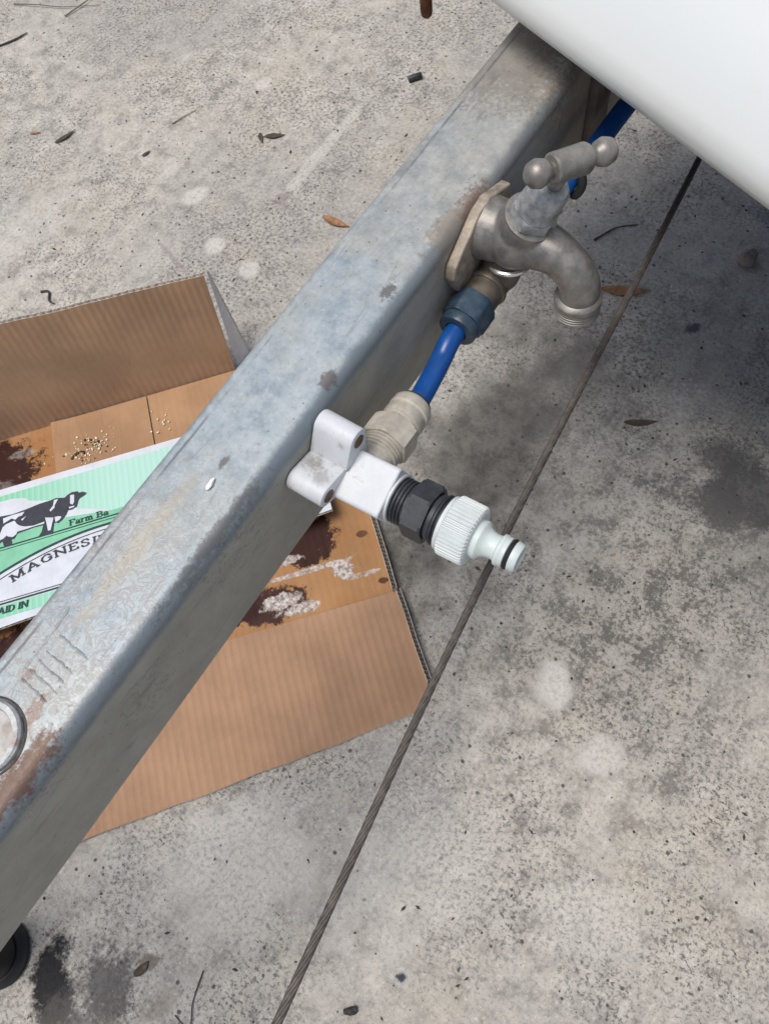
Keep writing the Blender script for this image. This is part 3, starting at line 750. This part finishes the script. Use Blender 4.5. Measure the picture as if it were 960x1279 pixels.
# back wall standing up
def back(a, b, h):
    u = -.75 + a; top = .124 + .0012 * ns(u, 0, 30) + .065 * min(.22, max(0, -.11 - u))
    return bx(u + .008 * b * (a / .64), -.5475 - h - .030 * b - .006 * b * b + .002 * ns(u, b, 5), .0055 + b * top)
# the liner seen is the inner one, so h runs backwards
board('back_wall', cb, [M['whiteliner'], M['cardedge'], M['card']], back, .640, 10)
# torn corner of the back wall folded away
def fold(a, b, h):
    w = a * (1 - .96 * b) * .45
    return bx(-.1065 + .008 * b + w * .75 + h * .3, -.5535 - .036 * b - w * .66 - h * .3, .006 + b * .120)
board('torn_corner', cb, [M['whiteliner'], M['cardedge'], M['whiteliner']], fold, .050, 8)
# stub of the right wall, its cut rim upwards
board('side_wall_stub', cb, [M['card'], M['cardedge'], M['whiteliner']], lambda a, b, h: bx(-.0062 + h + .0012 * ns(a, 1, 14) - .004 * max(0, .06 - a), -.545 + a, .0015 + b * (.013 + .001 * ns(a, 3, 40))), .310, 3, .0001, .0046, .0052)
board('front_flap_rim', cb, [M['card'], M['cardedge'], M['whiteliner']], lambda a, b, h: bx(-.0032 + h + .0010 * ns(a, 2, 20) + .040 * a, -.2345 + a, .002 + b * .0115), .098, 3, .0001, .0046, .0048)
# inner bottom flaps
board('inner_flap', cb, [M['cardflap'], M['cardedge'], M['cardflap']], lambda a, b, h: bx(-.331 + a, -.5455 + b * .15, .0062 + h + .0025 * math.exp(-(a / .02) ** 2)), .1135, 5, .00008)
board('inner_flap', cb, [M['cardflap'], M['cardedge'], M['cardflap']], lambda a, b, h: bx(-.2160 + a, -.5455 + b * .15, .0060 + h), .16, 5, .00008)

# crumbs lying on the flaps
def crumbs(name, mat, u0, v0, su, sv, n, r0, r1, label):
    bm = bmesh.new()
    for _ in range(n):
        u = random.gauss(u0, su); v = random.gauss(v0, sv); r = random.uniform(r0, r1)
        mm = Matrix.Translation(bx(u, v, .0112 + r * .5)) @ Matrix.Rotation(random.random() * 6, 4, 'Z') @ Matrix.Diagonal((1, random.uniform(.5, 1), .6, 1))
        bmesh.ops.create_icosphere(bm, subdivisions=1, radius=r, matrix=mm)
    o = obj(name, bm, mat, None, bx(u0, v0, .011)); tag(o, label, 'crumbs', kind='stuff')
crumbs('crumbs', M['crumb'], -.292, -.497, .017, .010, 90, .0006, .0017, 'pale crumbs scattered on the wider inner cardboard flap')
crumbs('crumbs', M['crumbdark'], -.293, -.499, .011, .006, 26, .0008, .0022, 'dark crumbs among the pale ones on the cardboard flap')
crumbs('crumbs', M['crumb'], -.203, -.507, .006, .006, 12, .0008, .0021, 'few pale crumbs beside the gap between the inner flaps')

# ---------------------------------------------------------------- printed carton in the box
def cp(s, t, h=0.0):
    z = .018 + .1 * (t + .5)
    return bx(s, t - h * .0995, z + h * .995)
ct = thing('printed_carton', 'flattened green and white printed carton with a cow, lying in the box', 'carton', bx(-.25, -.39, .012))
def carton_top(a, b, h):
    s = -.75 + a; t0 = -.4722; t1 = -.3054 - max(0, s + .394) * .0658
    return cp(s, t0 + b * (t1 - t0), h - .0040)
board('top_sheet', ct, [M['white_print'], M['cardedge'], M['cardflap']], carton_top, .708, 8, .00004, .0066, .0040)
board('lower_sheet', ct, [M['whiteliner'], M['cardedge'], M['cardflap']], lambda a, b, h: bx(-.75 + a, -.470 + b * .150,   .0118 + h * .5), .60, 4, .00004, .0066, .0040)
def print_poly(name, pts, mat, h, parent=ct):
    bm = bmesh.new(); bm.faces.new([bm.verts.new(cp(x / 1000, y / 1000, h)) for x, y in pts])
    bmesh.ops.triangulate(bm, faces=bm.faces)
    return obj(name, bm, mat, parent)
LFT = -749
gp_ = print_poly('green_print', [(LFT, -462), (-60, -464), (-60, -397), (LFT, -397)], M['green'], .00025)
print_poly('cloud_print', [(-560, -440), (-480, -452), (-430, -450), (-392.3, -456.1), (-377.2, -455.3), (-364, -451.9), (-358.4, -446.1), (-336.1, -439.2), (-317.7, -429.7), (-305.4, -418), (-289, -412.4), (-271, -405.3), (-274.9, -403.4), (-318.7, -411.8), (-392.8, -414.5), (-560, -415)], M['white_print'], .00040)
print_poly('meadow_print', [(LFT, -418), (-392.8, -414.5), (-318.7, -411.8), (-270, -404), (-60, -404), (-60, -380)] + [(s, -388.6 + .00156 * (s + 275) ** 2 * (1 if s < -275 else .35)) for s in range(-68, -481, -8)] + [(-490, -320), (LFT, -320)], M['greenlow'], .00055)
cow = [(-470, -433), (-440, -436), (-392.5, -436.8), (-377.9, -435.1), (-361.0, -436.5), (-347.4, -438.4), (-336.1, -438.5), (-329.3, -439.5), (-319.2, -436.7), (-315.7, -439.4), (-311.1, -441.1), (-304.4, -440.1), (-303.4, -437.8), (-298.9, -437.6), (-294.5, -434.8), (-297.0, -432.4), (-302.7, -430.4), (-304.6, -427.8), (-306.7, -420.8), (-312.4, -418.8), (-316.2, -419.5), (-318.7, -414.6), (-322.9, -409.6), (-327.5, -406.8), (-331.3, -408.7), (-332.4, -407.8), (-334.1, -395.8), (-350.6, -396.9), (-346.5, -402.4), (-344.5, -409.9), (-355.1, -410.3), (-372.9, -408.7), (-376.3, -403.6), (-379.6, -403.5), (-378.6, -396.3), (-388.0, -397.6), (-389.5, -404.3), (-392.9, -402.9), (-396, -396.5), (-406, -396.5), (-404, -410), (-408, -420), (-412, -424), (-414, -408), (-418, -408), (-416, -428), (-470, -428)]
cow = [p for p in cow if p[0] > -420]
cowo = print_poly('cow_print', cow, M['ink'], .00085)
for wpts in ([(-313.0, -437.8), (-308.5, -437.0), (-309.0, -428.0), (-310.9, -424.8), (-313.6, -427.0)], [(-315.5, -423.1), (-308.8, -422.8), (-309.4, -421.4), (-314.5, -420.8)], [(-331.1, -437.5), (-326.6, -437.2), (-330.8, -430.2), (-330.9, -427.7), (-335.6, -424.1), (-336.6, -426.4), (-332.5, -430.8)], [(-388.6, -433.0), (-377.9, -433.9), (-364.4, -433.8), (-367.4, -429.7), (-371.3, -429.7), (-374.7, -427.0), (-379.1, -429.8), (-388.2, -426.4)], [(-368.6, -425.0), (-362.9, -427.5), (-367.0, -423.1)], [(-392.8, -406.6), (-392.8, -412.8), (-389.3, -421.7), (-385.9, -424.4), (-375.8, -426.1), (-373.7, -421.6), (-370.4, -418.0), (-364.9, -414.9), (-355.0, -412.8), (-342.7, -413.8), (-343.4, -411.4), (-355.0, -411.6), (-365.0, -411.1), (-372.8, -411.2), (-374.5, -408.0), (-378.5, -406.2), (-382.9, -408.3), (-385.0, -410.2), (-388.4, -407.6)], [(-342.0, -418.6), (-332.6, -415.4), (-334.0, -410.8), (-336.6, -401.0), (-339.4, -401.3), (-340.6, -410.5)], [(-331.5, -415.7), (-327.1, -415.5), (-323.8, -413.7), (-326.2, -410.7), (-330.7, -409.1)]):
    print_poly('white_patch', wpts, M['white_print'], .00105, cowo)
def band(name, pts, w, mat, h=.0008):
    """printed line of width w (mm) along pts"""
    bm = bmesh.new(); A = []
    for i, (x, y) in enumerate(pts):
        x0, y0 = pts[max(i - 1, 0)]; x1, y1 = pts[min(i + 1, len(pts) - 1)]
        L = math.hypot(x1 - x0, y1 - y0); nx, ny = -(y1 - y0) / L, (x1 - x0) / L
        A.append([bm.verts.new(cp((x + nx * w / 2 * s) / 1000, (y + ny * w / 2 * s) / 1000, h)) for s in (-1, 1)])
    for a, b in zip(A, A[1:]): bm.faces.new((a[0], b[0], b[1], a[1]))
    return obj(name, bm, mat, ct)
band('printed_line', [(LFT, -398), (-330.5, -397), (-275.4, -397.3), (-60, -397.3)], 1.7, M['inkgreen'])
band('printed_line', [(LFT, -393), (-330.7, -393.9), (-60, -393.6)], .9, M['inkgreen'])
arc1 = [(-295 + k * 9 , 0) for k in range(-20, 22)]
band('printed_line', [(s, -388.6 + .00156 * (s + 275) ** 2 * (1 if s < -275 else .35)) for s in range(-480, -60, 8)], 2.6, M['inkgreen'])
band('printed_line', [(s, -383.0 + .00165 * (s + 275) ** 2 * (1 if s < -275 else .35)) for s in range(-480, -60, 8)], .8, M['ink'])
band('printed_line', [(LFT, -334.1), (-60, -333.9)], .8, M['ink'])
band('printed_line', [(LFT, -331.2), (-60, -330.8)], 1.9, M['inkgreen'])
print_poly('green_band', [(LFT, -329.6), (-90, -328.6), (-90, -325), (-352, -315.4), (LFT, -316.4)], M['green'], .00030)

# slab-serif lettering: strokes in a unit box, (x, y) with y up
GL = {
 'M': (1.15, [[(.12, 0), (.12, 1)], [(.12, 1), (.55, .1)], [(.55, .1), (1.0, 1)], [(1.0, 0), (1.0, 1)]], [(.12, 0), (1.0, 0), (.08, 1), (1.04, 1)]),
 'A': (1.0, [[(.08, 0), (.48, 1)], [(.48, 1), (.9, 0)], [(.24, .33), (.72, .33)]], [(.1, 0), (.88, 0)]),
 'G': (1.0, [[(.86, .75), (.7, .93), (.48, 1), (.22, .85), (.1, .5), (.22, .15), (.48, 0), (.7, .05), (.86, .2), (.86, .45)]], [(.80, .45)]),
 'N': (1.05, [[(.14, 0), (.14, 1)], [(.14, 1), (.88, 0)], [(.88, 0), (.88, 1)]], [(.14, 0), (.88, 1), (.1, 1)]),
 'E': (.85, [[(.15, 0), (.15, 1)], [(.15, 1), (.72, 1), (.72, .8)], [(.15, .52), (.55, .52)], [(.15, 0), (.74, 0), (.74, .22)]], [(.12, 0), (.12, 1)]),
 'S': (.8, [[(.68, .78), (.55, .97), (.32, 1), (.13, .85), (.16, .64), (.40, .52), (.64, .38), (.68, .16), (.45, 0), (.22, .03), (.1, .22)]], []),
 'I': (.5, [[(.25, 0), (.25, 1)]], [(.25, 0), (.25, 1)]),
 'U': (1.0, [[(.15, 1), (.15, .3), (.3, .02), (.6, .02), (.8, .3), (.8, 1)]], [(.15, 1), (.8, 1)]),
 'P': (.9, [[(.16, 0), (.16, 1)], [(.16, 1), (.55, 1), (.76, .88), (.76, .65), (.55, .5), (.16, .5)]], [(.16, 0), (.12, 1)]),
 'D': (.95, [[(.15, 0), (.15, 1)], [(.15, 1), (.48, 1), (.74, .82), (.82, .5), (.74, .18), (.48, 0), (.15, 0)]], [(.1, 0), (.1, 1)]),
 'F': (.8, [[(.16, 0), (.16, 1)], [(.16, 1), (.72, 1), (.72, .8)], [(.16, .52), (.55, .52)]], [(.16, 0), (.12, 1)]),
 'B': (.9, [[(.16, 0), (.16, 1)], [(.16, 1), (.52, 1), (.68, .88), (.68, .66), (.5, .53), (.16, .53)], [(.5, .53), (.74, .38), (.74, .14), (.52, 0), (.16, 0)]], [(.1, 0), (.1, 1)]),
 'a': (.72, [[(.12, .55), (.3, .66), (.5, .56), (.52, .1), (.62, 0)], [(.52, .36), (.22, .34), (.1, .18), (.22, 0), (.42, .04), (.52, .16)]], []),
 'r': (.6, [[(.16, 0), (.16, .66)], [(.16, .45), (.34, .64), (.5, .6)]], [(.16, 0), (.1, .66)]),
 'm': (1.05, [[(.14, 0), (.14, .66)], [(.14, .5), (.32, .66), (.5, .5), (.5, 0)], [(.5, .5), (.68, .66), (.86, .5), (.86, 0)]], [(.14, 0), (.5, 0), (.86, 0), (.1, .66)]),
 'k': (.75, [[(.14, 0), (.14, 1)], [(.14, .3), (.52, .66)], [(.28, .42), (.58, 0)]], [(.14, 0), (.6, 0), (.1, 1)]),
}
def glyph(ch, s, t, hgt, ang, wd, slant=0.0, mat=M['ink'], sx=1.0):
    """one printed letter, foot at (s, t) mm on the carton, reading along +s"""
    adv, strokes, serifs = GL[ch]; bm = bmesh.new(); lay = [0]
    ca, sa = math.cos(ang), math.sin(ang)
    def P(x, y):
        X = (x * sx + y * slant) * hgt; Y = y * hgt
        return (s + X * ca - Y * sa, t - (X * sa + Y * ca))
    def quad(a, b, w):
        L = math.hypot(b[0] - a[0], b[1] - a[1]); 
        if L < 1e-6: return
        dx, dy = (b[0] - a[0]) / L, (b[1] - a[1]) / L; nx, ny = -dy * w / 2, dx * w / 2
        lay[0] += 1; h = .0009 + .000012 * lay[0]
        q = [(a[0] - dx * w * .2 + nx, a[1] - dy * w * .2 + ny), (b[0] + dx * w * .2 + nx, b[1] + dy * w * .2 + ny), (b[0] + dx * w * .2 - nx, b[1] + dy * w * .2 - ny), (a[0] - dx * w * .2 - nx, a[1] - dy * w * .2 - ny)]
        bm.faces.new([bm.verts.new(cp(x / 1000, y / 1000, h)) for x, y in q])
    for st in strokes:
        for a, b in zip(st, st[1:]):
            vert = abs(b[1] - a[1]) > abs(b[0] - a[0]) * .8
            quad(P(*a), P(*b), hgt * wd * (1.15 if vert else .62))
    for (x, y) in serifs: quad(P(x - .16, y), P(x + .16, y), hgt * wd * .55)
    obj('letter', bm, mat, ct)
    return adv * hgt * sx
def mag_base(s): return -369.5 + .0027 * (s + 295) ** 2
s_ = -379.5
for ch in 'MAGNESIUM':
    sl_ = .0054 * (s_ + 5 + 295)
    s_ += glyph(ch, s_, mag_base(s_ + 5) , 8.2, math.atan(-sl_) if s_ < -290 else 0, .22, 0, M['ink'], 1.58) * 1.13
s_ = -316.0
for ch in 'Farm': s_ += glyph(ch, s_, -399.7, 6.6, 0, .25, 0, M['inkgreen'], 1.25)
s_ += 4
for ch in 'Ba': s_ += glyph(ch, s_, -399.7, 6.6, 0, .25, 0, M['inkgreen'], 1.25)
s_ = -402.5
for ch in 'PAID': s_ += glyph(ch, s_, -320.0, 6.6, 0, .26, .18, M['inkgreen'], 1.1)
s_ += 3
for ch in 'IN': s_ += glyph(ch, s_, -320.0, 6.6, 0, .26, .18, M['inkgreen'], 1.1)

# ---------------------------------------------------------------- small things on the ground and on the drawbar
def leafm(name, x, y, L, Wd, rot, curl, mat, label, cat='leaf', z=.0015, group=None, tilt=0.0):
    bm = bmesh.new(); NA, NB = 12, 4; G = []
    ca, sa = math.cos(rot), math.sin(rot)
    for i in range(NA + 1):
        t = i / NA; w = Wd * math.sin(PI * min(1, t * 1.02 + .02)) ** .8 * (1 - .35 * t); row = []
        for j in range(-NB, NB + 1):
            q = j / NB; px = (t - .5) * L; py = q * w / 2 + .06 * L * math.sin(t * 3)
            pz = z + abs(q) ** 1.6 * curl * w + .10 * L * curl * (2 * t - 1) ** 2 + .0006 * mnoise.noise(Vector((px * 300, py * 300, x * 50))) + tilt * px
            row.append(bm.verts.new(W(x + px * ca - py * sa, y + px * sa + py * ca, max(.0006, pz))))
        G.append(row)
    for A, B_ in zip(G, G[1:]):
        for k in range(2 * NB):
            bm.faces.new((A[k], A[k + 1], B_[k + 1], B_[k]))
    o = obj(name, bm, mat, None, W(x, y, 0), 70)
    md = o.modifiers.new('thickness', 'SOLIDIFY'); md.thickness = .0005; md.offset = 1
    return tag(o, label, cat, group)
def twigm(pts, r, mat, label, cat='twig', name='twig'):
    bm = bmesh.new(); P = spline([W(x, y, z) for x, y, z in pts], 6)
    tube(bm, P, [r * (1 - .5 * i / (len(P) - 1)) * random.uniform(.85, 1.15) for i in range(len(P))], 8)
    return tag(obj(name, bm, mat, None, W(pts[0][0], pts[0][1], 0)), label, cat)
def lump(name, x, y, sx, sy, sz, rot, mat, label, cat, rough=.3, z0=0.0):
    bm = bmesh.new(); bmesh.ops.create_icosphere(bm, subdivisions=3, radius=1)
    for v in bm.verts:
        n_ = 1 + rough * mnoise.noise(v.co * 1.4 + Vector((x * 40, y * 40, 1))) + rough * .4 * mnoise.noise(v.co * 4)
        c = v.co * n_; px, py = c.x * sx, c.y * sy
        v.co = W(x + px * math.cos(rot) - py * math.sin(rot), y + px * math.sin(rot) + py * math.cos(rot), z0 + max(0, sz * .8 + c.z * sz))
    return tag(obj(name, bm, mat, None, W(x, y, z0), 50), label, cat)

leafm('fallen_leaf', .597, -.153, .058, .015, 1.10, .2, M['leaf'], 'tan dry leaf behind the wire rope right of the tap')
leafm('fallen_leaf', .520, -.512, .040, .012, 1.5, .3, M['leaf'], 'orange brown leaf peeping out past the far edge of the drawbar')
leafm('fallen_leaf', .450, -.060, .036, .009, 1.0, .12, M['darkleaf'], 'dark flattened leaf beside the wire rope above the big stain')
leafm('fallen_leaf', .464, -.946, .034, .007, .26, .3, M['darkleaf'], 'slender dark pod-like leaf in the upper left')
leafm('fallen_leaf', .449, -.992, .016, .004, .98, .2, M['leaf'], 'tiny orange leaf scrap at the left edge, upper left')
leafm('fallen_leaf', .494, -.817, .014, .005, .26, .3, M['darkleaf'], 'small dark seed-shaped scrap right of the slender dark leaf')
leafm('fallen_leaf', .604, -.674, .028, .009, .95, .35, M['darkleaf'], 'curled olive brown leaf above the pale patches, upper middle', z=.001)
leafm('fallen_leaf', .592, -.688, .020, .006, 2.3, .35, M['darkleaf'], 'short dark leaf scrap touching the curled olive leaf', z=.001)
leafm('fallen_leaf', -.252, -.182, .016, .008, .2, .3, M['darkleaf'], 'crumpled brown leaf near the oil stain, lower left')
lump('stone', .698, -.053, .012, .010, .008, .3, M['stone'], 'small brown stone at the right edge below the caravan', 'stone', .35)
lump('dirt_lump', -.173, -.012, .006, .003, .003, .9, M['grit'], 'small black dirt lump at the bottom edge right of the wire rope', 'dirt lump', .5)
bm = bmesh.new(); lathe(bm, frame(W(.772, -.566, .0045), W(.016, .012, 0)), [(0, 0), (.0035, .0004), (.0042, .002), (.0042, .018), (.0034, .0196), (.0028, .0196), (.0026, .012), (0, .012)], 18)
tag(obj('plastic_stub', bm, M['black'], None, W(.772, -.566, 0)), 'short black hollow plastic stub lying in the upper middle', 'plastic stub')
twigm([(.640, -1.225, .002), (.655, -1.180, .004), (.670, -1.140, .003), (.70, -1.09, .002)], .0009, M['grass'], 'long dry grass stem slanting in the upper left corner', 'grass stem', 'grass_stem')
twigm([(.655, -1.125, .002), (.690, -1.115, .004), (.730, -1.110, .002)], .0012, M['grass'], 'short dry grass blade leaning off the top edge, upper left', 'grass stem', 'grass_stem')
twigm([(.545, -1.185, .002), (.575, -1.165, .002), (.600, -1.155, .002)], .0018, M['twig'], 'black twig piece cut by the left edge near the top', 'twig')
twigm([(.555, -.820, .001), (.575, -.812, .002), (.592, -.806, .001)], .0008, M['grass'], 'thin straight grass bit left of the curled olive leaf', 'grass stem', 'grass_stem')
twigm([(.645, -.218, .001), (.672, -.203, .003), (.690, -.184, .001)], .0013, M['twig'], 'thin grey twig between the tap handle and wire rope', 'twig')
twigm([(.245, -.785, .001), (.250, -.775, .002), (.240, -.765, .002), (.240, -.755, .001)], .0018, M['twig'], 'small worm-shaped dark twig above the back cardboard wall', 'twig')
twigm([(-.222, -.135, .001), (-.245, -.128, .002), (-.262, -.118, .002), (-.262, -.135, .001)], .0007, M['twig'], 'thin hooked twig right of the oil stain at the bottom', 'twig')
lump('bird_dropping', .0606, -.1746, .0032, .0013, .0011, -.1, M['dropping'], 'small white blob stuck on the top of the drawbar', 'dropping', .35, TOPZ)
# uncountable dark grit over the slab
bm = bmesh.new(); random.seed(3)
for _ in range(2600):
    x = random.uniform(-.45, 1.1); y = random.uniform(-1.3, .42)
    r = random.choice((.0005, .0006, .0008, .0008, .0011, .0015)) * random.uniform(.7, 1.2)
    a = random.random() * 6.3; e = random.choice((1, 1, 1.4, 2.4))
    mm = Matrix.Translation(W(x, y, r * .3)) @ Matrix.Rotation(a, 4, 'Z') @ Matrix.Diagonal((r * e, r, r * .5, 1))
    vs = [bm.verts.new(mm @ Vector(p)) for p in ((1, 0, 0), (0, 1, .1), (-1, .1, 0), (.1, -1, 0), (0, 0, 1))]
    for k in range(4): bm.faces.new((vs[k], vs[(k + 1) % 4], vs[4]))
o = obj('grit', bm, M['grit']); tag(o, 'fine dark grit strewn over the concrete', 'grit', kind='stuff')
